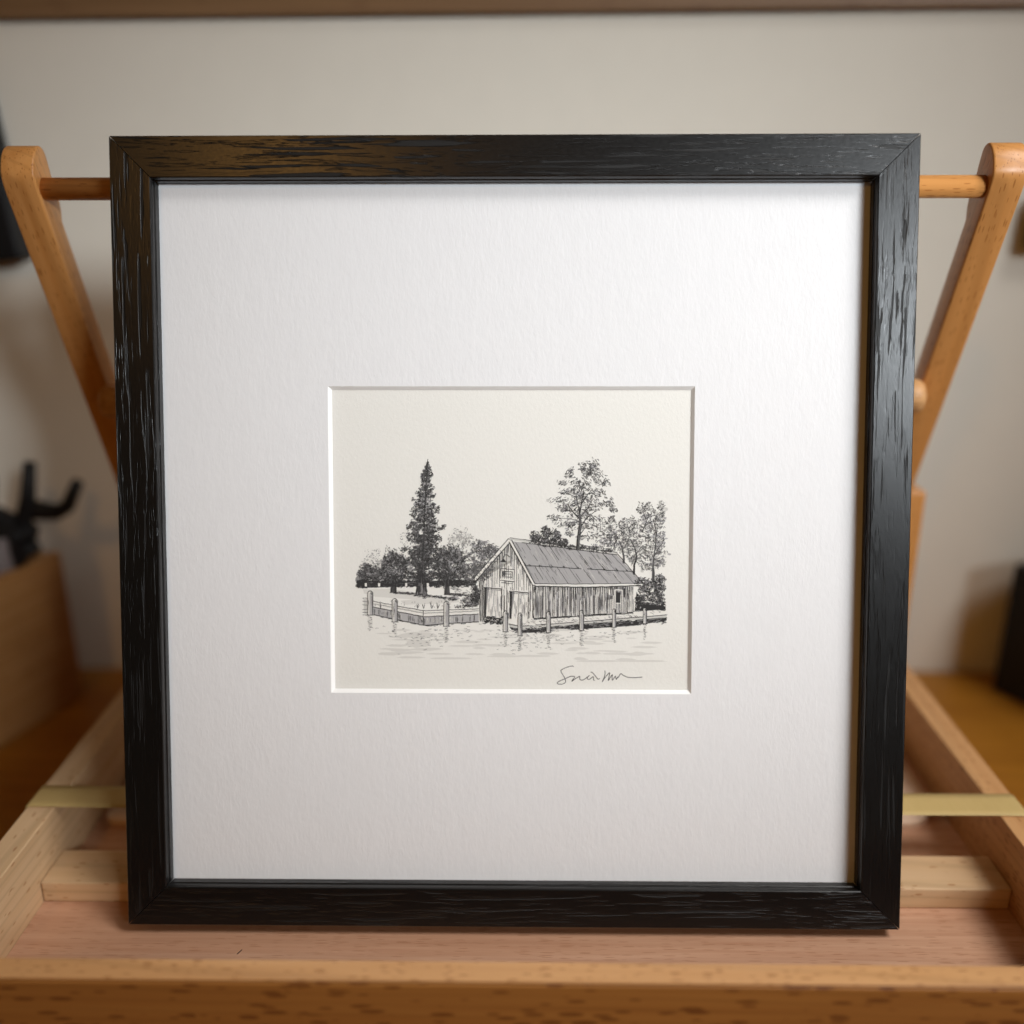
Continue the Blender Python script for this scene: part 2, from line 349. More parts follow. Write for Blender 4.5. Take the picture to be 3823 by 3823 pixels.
# ------------------------------------------------------------------ ink drawing on the paper (image pixel coordinates, mapped by a homography to metres on the sheet)
HM = (9.0631491e-05, 7.6028942e-08, -0.083395739, 6.3616569e-07, -9.3288565e-05, 0.24252123, 2.7101606e-06, -1.3620009e-05)
def P2(x, y):
    q = HM[6] * x + HM[7] * y + 1; return ((HM[0] * x + HM[1] * y + HM[2]) / q, (HM[3] * x + HM[4] * y + HM[5]) / q)
TN = ['ink', 'soft', 'dark', 'mid', 'light', 'roof', 'pale', 'hint', 'white']
R = random.Random(11)
class Ink:
    def __init__(s): s.v = []; s.f = []; s.m = []; s.wz = 8e-6
    def _add(s, ring, tone, z):
        b = len(s.v)
        for x, y in ring:
            a, c = P2(x, y); s.v.append((a, PD - z, c))
        s.f.append(tuple(range(b, b + len(ring)))); s.m.append(TN.index(tone))
    def wash(s, pts, tone):
        s.wz += 0.5e-6; s._add(pts, tone, min(s.wz, 45e-6))
    def line(s, pts, w0=4, w1=None, tone='ink', z=None):
        w1 = w0 if w1 is None else w1; n = len(pts); z = z or R.uniform(50e-6, 150e-6); Lf = []; Rt = []
        for i, (x, y) in enumerate(pts):
            a = pts[max(0, i - 1)]; b = pts[min(n - 1, i + 1)]; dx, dy = b[0] - a[0], b[1] - a[1]; q = math.hypot(dx, dy) or 1
            ww = (w0 + (w1 - w0) * i / max(1, n - 1)) / 2
            Lf.append((x - dy / q * ww, y + dx / q * ww)); Rt.append((x + dy / q * ww, y - dx / q * ww))
        b = len(s.v)
        for l, r in zip(Lf, Rt):
            for x, y in (l, r):
                a, c = P2(x, y); s.v.append((a, PD - z, c))
        for i in range(n - 1):
            s.f.append((b + 2 * i, b + 2 * i + 1, b + 2 * i + 3, b + 2 * i + 2)); s.m.append(TN.index(tone))
    def hand(s, p, q, w0=4, w1=None, tone='ink', jit=1.2, step=14, gap=0.0):
        """hand drawn line: wobbles, may skip"""
        d = math.hypot(q[0] - p[0], q[1] - p[1]); n = max(2, int(d / step)); cur = []
        for i in range(n + 1):
            t = i / n; pt = (p[0] + (q[0] - p[0]) * t + R.uniform(-jit, jit), p[1] + (q[1] - p[1]) * t + R.uniform(-jit, jit))
            if gap and R.random() < gap:
                if len(cur) > 1: s.line(cur, w0 * R.uniform(.7, 1.2), w1, tone)
                cur = []
            else: cur.append(pt)
        if len(cur) > 1: s.line(cur, w0, w1, tone)
    def dab(s, x, y, ln, w, ang, tone, curl=0.5):
        c, d = math.cos(ang), math.sin(ang); k = R.uniform(-curl, curl) * ln * 0.5
        pts = [(x - c * ln / 2, y - d * ln / 2), (x - d * k, y + c * k), (x + c * ln / 2, y + d * ln / 2)]
        s.line(pts, w * R.uniform(.8, 1.2), w * R.uniform(.4, .9), tone)
    def blob(s, x, y, rx, ry, tone, n=11, j=0.3):
        a0 = R.random() * 6
        s.wash([(x + rx * R.uniform(1 - j, 1 + j) * math.cos(a0 + i * 2 * math.pi / n), y + ry * R.uniform(1 - j, 1 + j) * math.sin(a0 + i * 2 * math.pi / n)) for i in range(n)], tone)
    def clump(s, x, y, rx, ry, n, tones, ln=(7, 15), w=3.6, fill=None, ang=None, spill=0.15):
        if fill:
            for _ in range(max(2, int(n / 9))):
                t = R.random() * 6.28; q = math.sqrt(R.random()) * 0.75
                s.blob(x + rx * q * math.cos(t), y + ry * q * math.sin(t), R.uniform(7, 15), R.uniform(5, 10), fill)
        for _ in range(n):
            t = R.random() * 6.28; q = math.sqrt(R.random()) * (1 + (R.random() < spill) * R.uniform(0.05, .35))
            px, py = x + rx * q * math.cos(t), y + ry * q * math.sin(t)
            low = (py - y) / ry
            tone = tones[0] if R.random() < 0.55 + 0.3 * low else R.choice(tones)
            a = R.uniform(0, math.pi) if ang is None else ang(px, py) + R.gauss(0, .45)
            s.dab(px, py, R.uniform(*ln), w * R.uniform(.7, 1.25), a, tone)
    def build(s, name):
        me = bpy.data.meshes.new(name); me.from_pydata(s.v, [], s.f)
        for t in TN: me.materials.append(M['white_ink'] if t == 'white' else M['t_' + t])
        me.polygons.foreach_set('material_index', s.m); me.update()
        o = bpy.data.objects.new(name, me); COL.objects.link(o); o.parent = sheet
        return o
lerp = lambda a, b, t: (a[0] + (b[0] - a[0]) * t, a[1] + (b[1] - a[1]) * t)

# light background trees and the dark belt behind the lawn
k = Ink()
k.clump(250, 880, 42, 50, 75, ['mid', 'soft', 'light'], (4, 9), 2.6, None)
k.clump(248, 905, 48, 34, 40, ['mid', 'soft', 'light'], (5, 9), 2.8, 'pale')
k.clump(395, 790, 26, 30, 26, ['soft', 'mid'], (4, 8), 2.6)
k.clump(670, 790, 62, 44, 110, ['mid', 'light', 'soft'], (5, 10), 2.6, 'pale')
k.clump(672, 750, 40, 22, 26, ['mid', 'soft'], (4, 8), 2.4)
for _ in range(5): k.hand((680, 830), (R.uniform(640, 720), R.uniform(750, 790)), 2.4, 1.2, 'mid')
k.build('drawn_pale_tree')
k = Ink()
for x in range(180, 305, 9): k.blob(x, R.uniform(945, 985), 14, 22, 'mid')
k.clump(238, 958, 62, 44, 210, ['ink', 'soft', 'dark', 'ink'], (6, 13), 3.8, 'dark')
k.clump(215, 925, 34, 22, 80, ['soft', 'ink'], (5, 11), 3.2, 'mid')
k.wash([(176, 992), (740, 986), (745, 1012), (560, 1014), (176, 1024)], 'dark')
for _ in range(420):
    x = R.uniform(175, 745); k.dab(x, R.uniform(988, 1018), R.uniform(10, 26), 4.2, R.gauss(0, .25), 'ink')
k.blob(182, 1006, 12, 13, 'ink')
for _ in range(80): k.dab(R.uniform(172, 220), R.uniform(985, 1022), 11, 4.5, R.uniform(0, 3), 'ink')
for x in (214, 278, 408, 512): k.line([(x, 1000), (x, 1016)], 10, 10, 'white', 160e-6)
k.hand((200, 1023), (330, 1019), 2.4, None, 'soft', 1.2, 12, .2)
k.build('drawn_hedge')

def round_tree(cx, cy, rx, ry, tx, ty, n, tw):
    k = Ink()
    for _ in range(84):
        t = R.random() * 6.28; q = math.sqrt(R.random()) * .8
        k.blob(cx + rx * q * math.cos(t), cy + ry * q * math.sin(t), 17, 13, R.choice(['dark', 'mid', 'mid', 'mid']))
    for i in range(9):
        t = i * 0.7; px, py = cx + rx * .62 * math.cos(t), cy + ry * .66 * math.sin(t)
        k.clump(px, py, rx * .46, ry * .36, int(n / 15), ['ink', 'soft', 'soft'], (6, 13), 3.2)
    k.clump(cx, cy + ry * .25, rx * .9, ry * .7, int(n * .26), ['ink', 'soft', 'soft'], (7, 14), 3.5)
    k.clump(cx, cy, rx, ry, int(n * .18), ['ink', 'soft'], (6, 12), 3.2, None, None, .3)
    for _ in range(60): k.dab(cx + R.uniform(-.7, .7) * rx, cy + R.uniform(-.8, .4) * ry, 9, 3, R.uniform(0, 3), 'light')
    k.wash([(tx - tw * .5, cy + ry * .5), (tx + tw * .5, cy + ry * .5), (tx + tw * .55, ty - 12), (tx + tw * 1.1, ty + 2), (tx - tw * 1.1, ty + 2), (tx - tw * .6, ty - 12)], 'dark')
    for _ in range(18):
        x = tx + R.uniform(-.6, .6) * tw; k.hand((x, cy + ry * .45), (x + (x - tx) * .5, ty), 3.4, 3, R.choice(['ink', 'ink', 'soft']))
    k.build('drawn_round_tree')
round_tree(348, 925, 62, 88, 346, 1046, 620, 17)
round_tree(622, 915, 76, 104, 606, 1056, 860, 17)

k = Ink()  # bushes left of the boathouse
for c in ((730, 900, 60, 70), (770, 830, 52, 42), (790, 890, 60, 56), (820, 850, 42, 34), (720, 960, 46, 44), (770, 950, 50, 40)):
    k.clump(*c, 150, ['soft', 'ink', 'mid', 'dark'], (6, 14), 3.6, 'light' if c[1] < 900 else 'mid')
k.clump(715, 1090, 48, 26, 120, ['ink', 'soft', 'mid'], (5, 11), 3.2, 'light')
k.clump(740, 1060, 22, 46, 110, ['ink', 'soft'], (6, 12), 3.8, 'dark')
k.clump(680, 1112, 40, 9, 50, ['ink', 'soft'], (6, 12), 3, None)
for _ in range(40): k.dab(R.uniform(630, 750), R.uniform(1020, 1062), R.uniform(8, 24), 2.5, R.gauss(0, .2), R.choice(['mid', 'soft']))
k.build('drawn_bush')

# tall pine
k = Ink()
PW = [(408, 2), (430, 8), (470, 22), (500, 30), (540, 36), (580, 46), (620, 56), (660, 66), (700, 74), (730, 84), (760, 96), (800, 90), (850, 112), (900, 120), (950, 112), (985, 100)]
def pine_w(y):
    for (a, wa), (b, wb) in zip(PW, PW[1:]):
        if a <= y <= b: return wa + (wb - wa) * (y - a) / (b - a)
    return 0
ax_ = lambda y: 510 + (478 - 510) * (y - 410) / 650
for y in range(440, 985, 6):
    for _ in range(1 + int(pine_w(y) / 17)):
        q = R.gauss(0, .36)
        if abs(q) < .9: k.blob(ax_(y) + q * pine_w(y), y + R.uniform(-4, 4), R.uniform(6, 14), R.uniform(4, 9), R.choice(['light', 'mid']) if y < 720 else R.choice(['mid', 'mid', 'dark']))
y = 425.0
while y < 985:   # whorls of boughs
    wd = pine_w(y)
    for sd in (-1, 1):
        if R.random() < .12 and y > 470: continue
        Lb = wd * R.uniform(.62, 1.28)
        for _ in range(int(4 + Lb * (.50 + .3 * (y > 740)))):
            t = R.random() ** .8; x = ax_(y) + sd * Lb * t; yy = y + 4 + 10 * t - 17 * t * t + R.gauss(0, 4.5 + 2.5 * (y > 600))
            a = math.atan2(-.55 * sd if R.random() < .7 else .8, sd) + R.gauss(0, .4)
            k.dab(x, yy, R.uniform(6, 13), R.uniform(2.8, 4.4), a, 'ink' if R.random() < .62 else 'soft')
    y += 17 + 7 * (y - 420) / 560 + R.uniform(-3, 3)
for _ in range(560):
    y = 985 - 560 * R.random() ** 1.5 * .98; q = R.gauss(0, .28)
    if abs(q) < .9: k.dab(ax_(y) + q * pine_w(y), y, R.uniform(6, 13), R.uniform(2.8, 4.2), R.uniform(0, 3.14), 'ink' if R.random() < .6 else 'soft')
for _ in range(45):
    y = R.uniform(560, 960); q = R.uniform(-.7, .7); k.dab(ax_(y) + q * pine_w(y), y, 10, 4, R.gauss(0, .6), 'light')
k.hand((511, 405), (505, 500), 3, 5, 'ink'); k.hand((505, 500), (484, 930), 5, 10, 'ink')
k.wash([(466, 900), (494, 900), (497, 1020), (512, 1058), (448, 1058), (462, 1020)], 'dark')
for _ in range(34):
    q = R.uniform(-1, 1); k.hand((480 + q * 13, R.uniform(890, 980)), (480 + q * 20 + q * abs(q) * 10, R.uniform(1030, 1062)), 3.6, 3.2, R.choice(['ink', 'ink', 'soft']))
for _ in range(9):
    q = R.uniform(-1, 1); k.hand((480 + q * 11, 1000), (480 + q * 20, 1050), 2.6, 2, 'light')
k.build('drawn_pine_tree')

# lawn shade
k = Ink()
k.wash([(200, 1030), (330, 1028), (420, 1040), (560, 1062), (660, 1072), (640, 1085), (480, 1082), (260, 1066), (205, 1050)], 'hint')
k.wash([(380, 1085), (520, 1072), (655, 1075), (665, 1092), (560, 1100), (400, 1104)], 'hint')
k.wash([(600, 1068), (650, 1062), (668, 1076), (630, 1088)], 'light')
for a, b, n in (((352, 1048), (446, 1050), 46), ((498, 1060), (650, 1078), 80), ((612, 1054), (715, 1060), 50), ((440, 1058), (505, 1064), 22)):
    for _ in range(n):
        p = lerp(a, b, R.random()); k.dab(p[0], p[1] + R.gauss(0, 3), R.uniform(9, 20), 3.2, R.gauss(.08, .2), R.choice(['ink', 'ink', 'soft']))
for _ in range(36): k.dab(R.uniform(240, 640), R.uniform(1085, 1118), R.uniform(5, 9), 2.4, R.gauss(-1.4, .5), R.choice(['soft', 'mid']))
for x in (284, 462, 492, 530, 560): 
    for _ in range(5): k.hand((x, 1122), (x + R.uniform(-10, 10), R.uniform(1090, 1110)), 2, 1.5, 'soft')
k.build('drawn_lawn_shade')

# big broadleaf tree behind the roof
T = lambda x, y: (x * .4132 + 966, y * .4132 + 360.6)
k = Ink()
def limb(pts, w0, w1, tone='ink'):
    P = [T(*p) for p in pts]; Q = []
    for a, b in zip(P, P[1:]):
        for i in range(4): Q.append((lerp(a, b, i / 4)[0] + R.uniform(-1, 1), lerp(a, b, i / 4)[1]))
    Q.append(P[-1]); k.line(Q, w0, w1, tone)
CL = [(820,180,90,60),(700,200,50,50),(570,235,32,34),(530,290,50,30),(820,290,130,60),(470,380,60,25),(620,370,60,50),(930,380,90,40),(540,480,110,36),(880,490,90,40),(430,580,100,36),(1000,600,80,50),(1060,690,46,36),(760,560,110,50),(560,650,130,46),(850,650,120,46),(480,690,80,30),(370,790,95,30),(640,760,120,40),(830,790,110,36),(500,860,130,28),(770,880,110,40),(540,960,55,36),(760,1000,130,40)]
for cx, cy, rx, ry in CL + [(640, 480, 90, 60), (720, 400, 80, 60), (660, 560, 80, 50), (700, 700, 100, 60), (620, 860, 110, 50), (760, 250, 60, 50)]:
    x, y = T(cx, cy)
    for _ in range(4): k.blob(x + R.gauss(0, rx * .16), y + R.gauss(4, ry * .14), R.uniform(6, 13), R.uniform(4, 8), R.choice(['pale', 'light', 'pale']))
    k.clump(x, y, rx * .42, ry * .48, int(rx * ry / 170) + 10, ['soft', 'ink', 'mid'], (7, 14), 3.1, None, lambda a, b: (.5 if a > 1240 else math.pi - .5), .45)
    k.clump(x + 3, y + 6, rx * .36, ry * .36, int(rx * ry / 420) + 4, ['ink', 'soft', 'soft'], (7, 14), 3.4, None, None, .3)
limb([(640, 1165), (655, 1010), (672, 880), (668, 740)], 17, 9, 'soft'); limb([(652, 1165), (668, 1010), (686, 880), (672, 740)], 7, 5); limb([(632, 1165), (645, 1000), (664, 880)], 6, 4)
limb([(668, 740), (690, 600), (715, 470)], 6, 3); limb([(668, 740), (640, 600), (625, 520)], 5, 3)
limb([(672, 780), (760, 680), (800, 620)], 5, 2.5); limb([(664, 800), (590, 720), (520, 620)], 6, 2.5); limb([(676, 900), (740, 800), (860, 700)], 6, 2.5); limb([(690, 620), (760, 520), (820, 450)], 5, 2.5)
limb([(660, 990), (690, 960), (720, 920)], 6, 3); limb([(664, 830), (560, 800), (420, 790)], 4, 2, 'soft'); limb([(640, 560), (560, 520), (470, 490)], 4, 2, 'soft')
k.build('drawn_broadleaf_tree')
k = Ink()
for c in ((150, 1010, 60, 70), (270, 960, 60, 80), (380, 1000, 70, 70), (470, 1080, 70, 50), (260, 1060, 160, 36), (330, 1100, 160, 26)):
    x, y = T(c[0], c[1]); k.clump(x, y, c[2] * .42, c[3] * .42, 95, ['ink', 'soft', 'dark'], (6, 12), 3.6, 'mid')
for c in ((560, 1130, 60, 30), (690, 1130, 60, 34), (820, 1150, 70, 34), (960, 1170, 90, 26)):
    x, y = T(c[0], c[1]); k.clump(x, y, c[2] * .42, c[3] * .42, 48, ['ink', 'soft', 'dark'], (6, 11), 3.2, 'mid')
k.build('drawn_bush')

def far_tree(clumps, limbs, name='drawn_slender_tree'):
    global k
    k = Ink()
    for c in clumps:
        x, y = T(c[0], c[1]); rx = c[2] * .4
        for _ in range(7): k.blob(x + R.gauss(0, rx * .45), y + R.gauss(3, c[3] * .16), R.uniform(6, 12), R.uniform(4, 9), c[4] if len(c) > 4 else 'pale')
        k.clump(x, y, rx * 1.08, c[3] * .46, int(c[2] * c[3] / 150) + 13, ['soft', 'ink', 'mid', 'soft'], (6, 13), 3.0, None, None, .3)
    for l in limbs: limb(*l)
    k.v = [v if True else v for v in k.v]
    k.build(name)
far_tree([(960, 900, 90, 80), (1040, 860, 60, 80), (980, 1010, 120, 60, 'light'), (1060, 960, 80, 70, 'light'), (940, 1090, 110, 50, 'light'), (1060, 1090, 90, 60, 'light'), (1040, 800, 40, 40)], [([(1060, 1160), (1090, 1050), (1060, 920)], 4, 2, 'soft')])
far_tree([(1190, 860, 70, 60), (1210, 960, 90, 70), (1150, 1040, 90, 70), (1230, 1100, 100, 70), (1190, 1170, 80, 50), (1170, 900, 60, 60)], [([(1180, 1320), (1180, 1230), (1160, 1130), (1130, 1070)], 11, 5, 'soft'), ([(1178, 1150), (1220, 1080), (1250, 1010)], 5, 3, 'soft')])
far_tree([(1290, 840, 60, 60), (1320, 930, 80, 70), (1300, 1050, 80, 80), (1350, 1150, 80, 70), (1290, 1220, 80, 60), (1320, 1280, 70, 50)], [([(1300, 1450), (1300, 1340), (1330, 1260), (1310, 1140), (1260, 1050)], 10, 4, 'ink'), ([(1320, 1290), (1330, 1200), (1400, 1110)], 5, 3, 'soft'), ([(1280, 940), (1310, 860)], 5, 3, 'soft')])
far_tree([(1390, 690, 60, 60), (1460, 660, 50, 50), (1440, 750, 70, 60, 'light'), (1620, 650, 40, 50), (1570, 730, 80, 60), (1600, 800, 60, 70, 'light'), (1420, 850, 80, 70, 'light'), (1540, 880, 90, 80), (1460, 960, 90, 80, 'light'), (1600, 980, 60, 90, 'light'), (1480, 1060, 100, 70), (1590, 1090, 70, 80, 'light'), (1450, 1180, 90, 70), (1570, 1200, 90, 80, 'light'), (1500, 1290, 110, 60, 'light'), (1600, 1320, 60, 60, 'light'), (1450, 1360, 80, 40)],
         [([(1520, 1540), (1525, 1440), (1520, 1370)], 15, 12, 'soft'), ([(1528, 1540), (1534, 1440), (1528, 1370)], 5, 4, 'ink'), ([(1520, 1370), (1530, 1250), (1550, 1110), (1560, 960), (1520, 800)], 9, 4, 'soft'), ([(1540, 1230), (1580, 1150), (1630, 1080)], 5, 3, 'soft'), ([(1400, 930), (1430, 870), (1470, 760)], 5, 3, 'soft')])
k = Ink()
for c in ((1380, 1540, 70, 60), (1480, 1560, 80, 60), (1600, 1510, 60, 60), (1600, 1600, 66, 60), (1420, 1650, 80, 60), (1540, 1690, 110, 70), (1370, 1760, 60, 80), (1500, 1780, 110, 60), (1615, 1740, 50, 80)):
    x, y = T(c[0], c[1]); x = min(x, 1654 - c[2] * .42); k.clump(x, y, c[2] * .42, c[3] * .44, 62, ['ink', 'ink', 'soft'], (7, 14), 3.6, 'dark' if c[1] > 1680 else 'mid', None, .02)
    k.clump(x, y, c[2] * .4, c[3] * .4, 9, ['light', 'mid'], (7, 12), 4)
k.wash([(1508, 1118), (1515, 1040), (1540, 1100), (1655, 1112), (1655, 1128), (1505, 1134)], 'ink')
for _ in range(60): k.dab(R.uniform(1510, 1650), R.uniform(1105, 1130), 14, 4, R.gauss(0, .4), 'ink')
k.build('drawn_bush')

# boathouse
k = Ink()
GA = [(905, 806), (1016, 1006), (1018, 1172), (760, 1186), (757, 985)]
k.wash(GA, 'white'); k.wash([(905, 806), (950, 880), (800, 930), (757, 985)], 'pale')
def gable_top(x): return 806 + (905 - x) / (905 - 757) * 179 if x < 905 else 806 + (x - 905) / (1016 - 905) * 200
x = 762
while x < 1016:
    t = gable_top(x) + 6; b = 1182 - (x - 760) * .05
    if not (785 < x < 865 or 906 < x < 994):
        k.hand((x, t), (x, b), 2.6, 2.2, R.choice(['ink', 'soft', 'soft']), .9, 16, .10)
    else:
        k.hand((x, t), (x, 1020 if x < 880 else 1036), 2.6, 2.2, R.choice(['ink', 'soft', 'soft']), .9, 16, .14)
        k.hand((x, 1036 if x < 880 else 1050), (x, b - 14), 2.2, 1.6, R.choice(['soft', 'soft', 'mid']), .8, 12, .30)
        k.blob(x + 5, R.uniform(1060, 1140), 2.6, R.uniform(20, 45), R.choice(['light', 'pale']), 7, .1)
    if R.random() < .8: k.line([(x + 1, t - 4), (x + 1 + R.uniform(-2, 2), t + R.uniform(16, 46))], 5, 2, R.choice(['ink', 'soft']))
    if R.random() < .8: k.blob(x + 4, R.uniform(t, b), 2.8, R.uniform(22, 50), R.choice(['light', 'light', 'mid']), 7, .1)
    x += R.uniform(7.5, 12.5)
for x0, x1, yt, yb in ((783, 867, 1021, 1166), (905, 996, 1040, 1172)):   # two boat doors
    k.wash([(x0, yt), (x0 + 13, yt), (x0 + 9, yb), (x0, yb)], 'ink'); k.wash([(x0 + 12, yt + 4), (x0 + 24, yt + 4), (x0 + 16, yt + 66), (x0 + 11, yt + 110)], 'mid')
    k.hand((x0 - 3, yt), (x1 + 2, yt + 8), 5, 5); k.hand((x0, yt + 9), (x1, yt + 14), 2.4, 2.4, 'soft'); k.hand((x1, yt + 6), (x1 - 2, yb), 3.4, 3)
    k.hand((x0 + 4, yt), (x0 + 3, yb), 6, 4)
k.hand((878, 1030), (878, 1172), 3, 3, 'soft'); k.hand((893, 1034), (893, 1172), 3, 3, 'ink'); k.hand((762, 990), (764, 1184), 4.5, 4); k.hand((776, 1010), (777, 1186), 3.4, 3); k.hand((1016, 1008), (1018, 1170), 4, 3.4); k.hand((1003, 1040), (1002, 1168), 2.4, 2.4, 'soft')
k.wash([(758, 990), (775, 985), (776, 1186), (762, 1188)], 'pale')
for _ in range(90): k.dab(R.uniform(782, 890), R.uniform(1164, 1196), R.uniform(10, 22), 4.4, R.gauss(.1, .3), 'ink')
# window, gooseneck lamp, barge boards
k.wash([(862, 932), (928, 936), (926, 986), (860, 980)], 'white')
for p, q in (((861, 931), (929, 935)), ((929, 935), (926, 987)), ((861, 931), (860, 980)), ((872, 943), (918, 946)), ((872, 943), (871, 969)), ((918, 946), (917, 972)), ((871, 969), (917, 972)), ((884, 956), (908, 958))): k.hand(p, q, 3.4, 3.4, 'ink', .8)
k.line([(858, 981), (926, 988)], 7, 7, 'white', 155e-6); k.hand((858, 986), (928, 993), 5, 5); k.wash([(874, 946), (886, 946), (886, 966), (873, 966)], 'dark'); k.hand((866, 998), (920, 1003), 4, 2, 'soft')
k.wash([(862, 897), (870, 886), (880, 886), (888, 898)], 'ink'); k.line([(862, 896), (888, 898)], 6, 6); k.line([(875, 886), (876, 872), (884, 864), (896, 866), (906, 876)], 4, 4); 
k.line([(905, 792), (735, 986)], 12, 14, 'white', 120e-6); k.line([(908, 796), (1022, 1008)], 9, 9, 'white', 120e-6)
for p, q, ww in (((900, 786), (734, 976), 3.6), ((904, 808), (745, 988), 4.6), ((734, 976), (737, 990), 4), ((737, 990), (752, 984), 4), ((914, 792), (1026, 1002), 4.6), ((902, 802), (1016, 1010), 4), ((1014, 1010), (1030, 1012), 4)): k.line([p, lerp(p, q, .3), lerp(p, q, .65), q], ww, ww, 'ink', 155e-6)
# roof
k.wash([(912, 798), (1418, 862), (1545, 1003), (1026, 1006)], 'roof')
for _ in range(230):
    t, u = R.random(), R.random(); a = lerp((912, 798), (1418, 862), t); b = lerp((1026, 1006), (1545, 1003), t); p = lerp(a, b, u * .8); q = lerp(a, b, min(1, u * .8 + R.uniform(.06, .3)))
    k.line([p, q], R.uniform(1.2, 2.6), 1.0, R.choice(['mid', 'mid', 'pale', 'light', 'soft']), R.uniform(46e-6, 49e-6))
def roofpt(t, u): return lerp(lerp((912, 798), (1418, 862), t), lerp((1026, 1006), (1545, 1003), t), u)
seams = [.04, .14, .25, .36, .49, .62, .74, .86, .95]
for i, t in enumerate(seams):
    k.hand(roofpt(t, .02), roofpt(t + .012, .55), 2.4, 2.2, 'ink' if i % 2 else 'soft', .7, 12, .12)
    tt = t + .055; k.hand(roofpt(tt, .58), roofpt(tt + .008, .99), 2.4, 2.2, 'soft' if i % 2 else 'ink', .7, 12, .14)
    k.dab(*roofpt(t + .012, .55), 12, 4.5, .5, 'ink')
prev = roofpt(0, .56); k.hand(roofpt(0.0, .565), roofpt(1, .585), 3.4, 3.2, 'ink', 1.2, 14, .05)
k.line([(905, 788), (1000, 801), (1200, 832), (1330, 850), (1422, 858)], 9, 8, 'pale', 60e-6)
for a, b, ww in (((905, 783), (1422, 853), 3.6), ((925, 800), (1420, 864), 3.6), ((1420, 856), (1546, 1002), 3.6), ((1022, 1002), (1200, 1005), 2.6), ((1200, 1005), (1546, 1001), 2.6)): k.hand(a, b, ww, ww, 'ink', 1.2, 18, .03)
k.line([(1022, 1009), (1280, 1014), (1400, 1012), (1546, 1007)], 6, 6, 'white', 120e-6)
k.hand((1024, 1015), (1280, 1021), 5, 5); k.hand((1280, 1021), (1535, 1012), 5, 5); k.blob(907, 790, 8, 6, 'ink')
# long side wall
k.wash([(1020, 1016), (1280, 1020), (1500, 1014), (1498, 1142), (1020, 1172)], 'pale')
bt = lambda x: 1172 - (x - 1020) / 478 * 31
for _ in range(95):
    x = R.uniform(1024, 1494); y0 = R.uniform(1018, 1060); k.blob(x, (y0 + bt(x)) / 2, R.uniform(2.5, 6), (bt(x) - y0) / 2 * R.uniform(.6, 1), R.choice(['light', 'mid', 'light']), 8, .1)
x = 1023
while x < 1498:
    k.hand((x, 1020), (x + R.uniform(-1.5, 1.5), bt(x)), R.uniform(2.2, 4), 2.2, R.choice(['soft', 'soft', 'ink', 'mid', 'mid']), .9, 13, .18)
    k.line([(x + 2, 1018), (x + 2 + R.uniform(-2, 2), 1018 + R.uniform(14, 60))], R.uniform(3.5, 6), 1.6, R.choice(['ink', 'soft']))
    if R.random() < .4: k.line([(x + 4, R.uniform(1040, 1080)), (x + 4, bt(x) - 2)], 2, 3, 'soft')
    if R.random() < .35: k.line([(x + 5, R.uniform(1050, 1090)), (x + 5, bt(x) - 4)], 3.5, 3, 'white', 155e-6)
    x += R.uniform(6.0, 11.5)
k.hand((1020, 1170), (1498, 1140), 4, 4, 'ink', 1.2, 14, .06)
k.wash([(1408, 1022), (1465, 1022), (1462, 1143), (1408, 1146)], 'light'); k.line([(1412, 1032), (1446, 1034)], 6, 5, 'white', 158e-6); k.line([(1412, 1032), (1411, 1140)], 5, 5, 'white', 158e-6); k.line([(1447, 1034), (1446, 1138)], 4, 4, 'white', 158e-6)
k.line([(1428, 1044), (1427, 1094)], 20, 20, 'ink', 159e-6); k.line([(1416, 1098), (1438, 1098)], 4, 4, 'white', 160e-6); k.hand((1404, 1024), (1403, 1144), 3.4, 3.4); k.hand((1456, 1026), (1456, 1140), 7, 5); k.hand((1470, 1020), (1468, 1140), 3, 3)
k.line([(1384, 1030), (1384, 1056)], 8, 8, 'white', 158e-6); k.line([(1390, 1028), (1390, 1050)], 3, 3, 'ink', 160e-6); k.line([(1378, 1030), (1378, 1058)], 3, 3, 'ink', 160e-6)
k.build('drawn_boathouse')

# dock with piles
def pile(k, x, yt, yb, wd, dark_right=True):
    k.line([(x, yt + 4), (x, yb)], wd * .96, wd * 1.04, 'white', 161e-6); hw = wd / 2
    k.line([(x + hw * .45, yt + 10), (x + hw * .5, yb)], wd * .42, wd * .48, 'light', 162e-6)
    k.line([(x - hw * .3, yt + 8), (x - hw * .3, yb - 4)], wd * .5, wd * .4, 'pale', 1615e-7)
    for _ in range(4):
        q = R.uniform(-.7, .9); k.line([(x + q * hw, R.uniform(yt + 10, yt + 50)), (x + q * hw, R.uniform(yb - 50, yb - 6))], 2, 1.6, R.choice(['soft', 'mid']), 163e-6)
    k.line([(x - hw, yt + 6), (x - hw * 1.0, yb)], 2.4, 2.6, 'ink', 164e-6); k.line([(x + hw, yt + 6), (x + hw * 1.02, yb)], 4.0, 3.8, 'ink', 164e-6)
    k.line([(x - hw, yt + 8), (x - hw * .6, yt), (x, yt - 3), (x + hw * .6, yt), (x + hw, yt + 8)], 3.2, 4.0, 'ink', 165e-6)
    k.line([(x + hw * .2, yt + 5), (x + hw * .7, yt + 16)], 7, 4, 'soft', 164e-6)
    k.line([(x - hw * 1.3, yb + 1), (x + hw * 1.5, yb + 2)], 4, 3, 'ink', 165e-6)
    y = yb + 8
    while y < yb + 78:
        a = R.uniform(-.6, .6) * hw; k.dab(x + a, y, R.uniform(6, 18), 3, R.gauss(.1, .3), R.choice(['soft', 'mid', 'soft'])); y += R.uniform(5, 11)
    k.blob(x, yb + 34, hw * .9, 30, 'hint', 9, .2)
k = Ink()
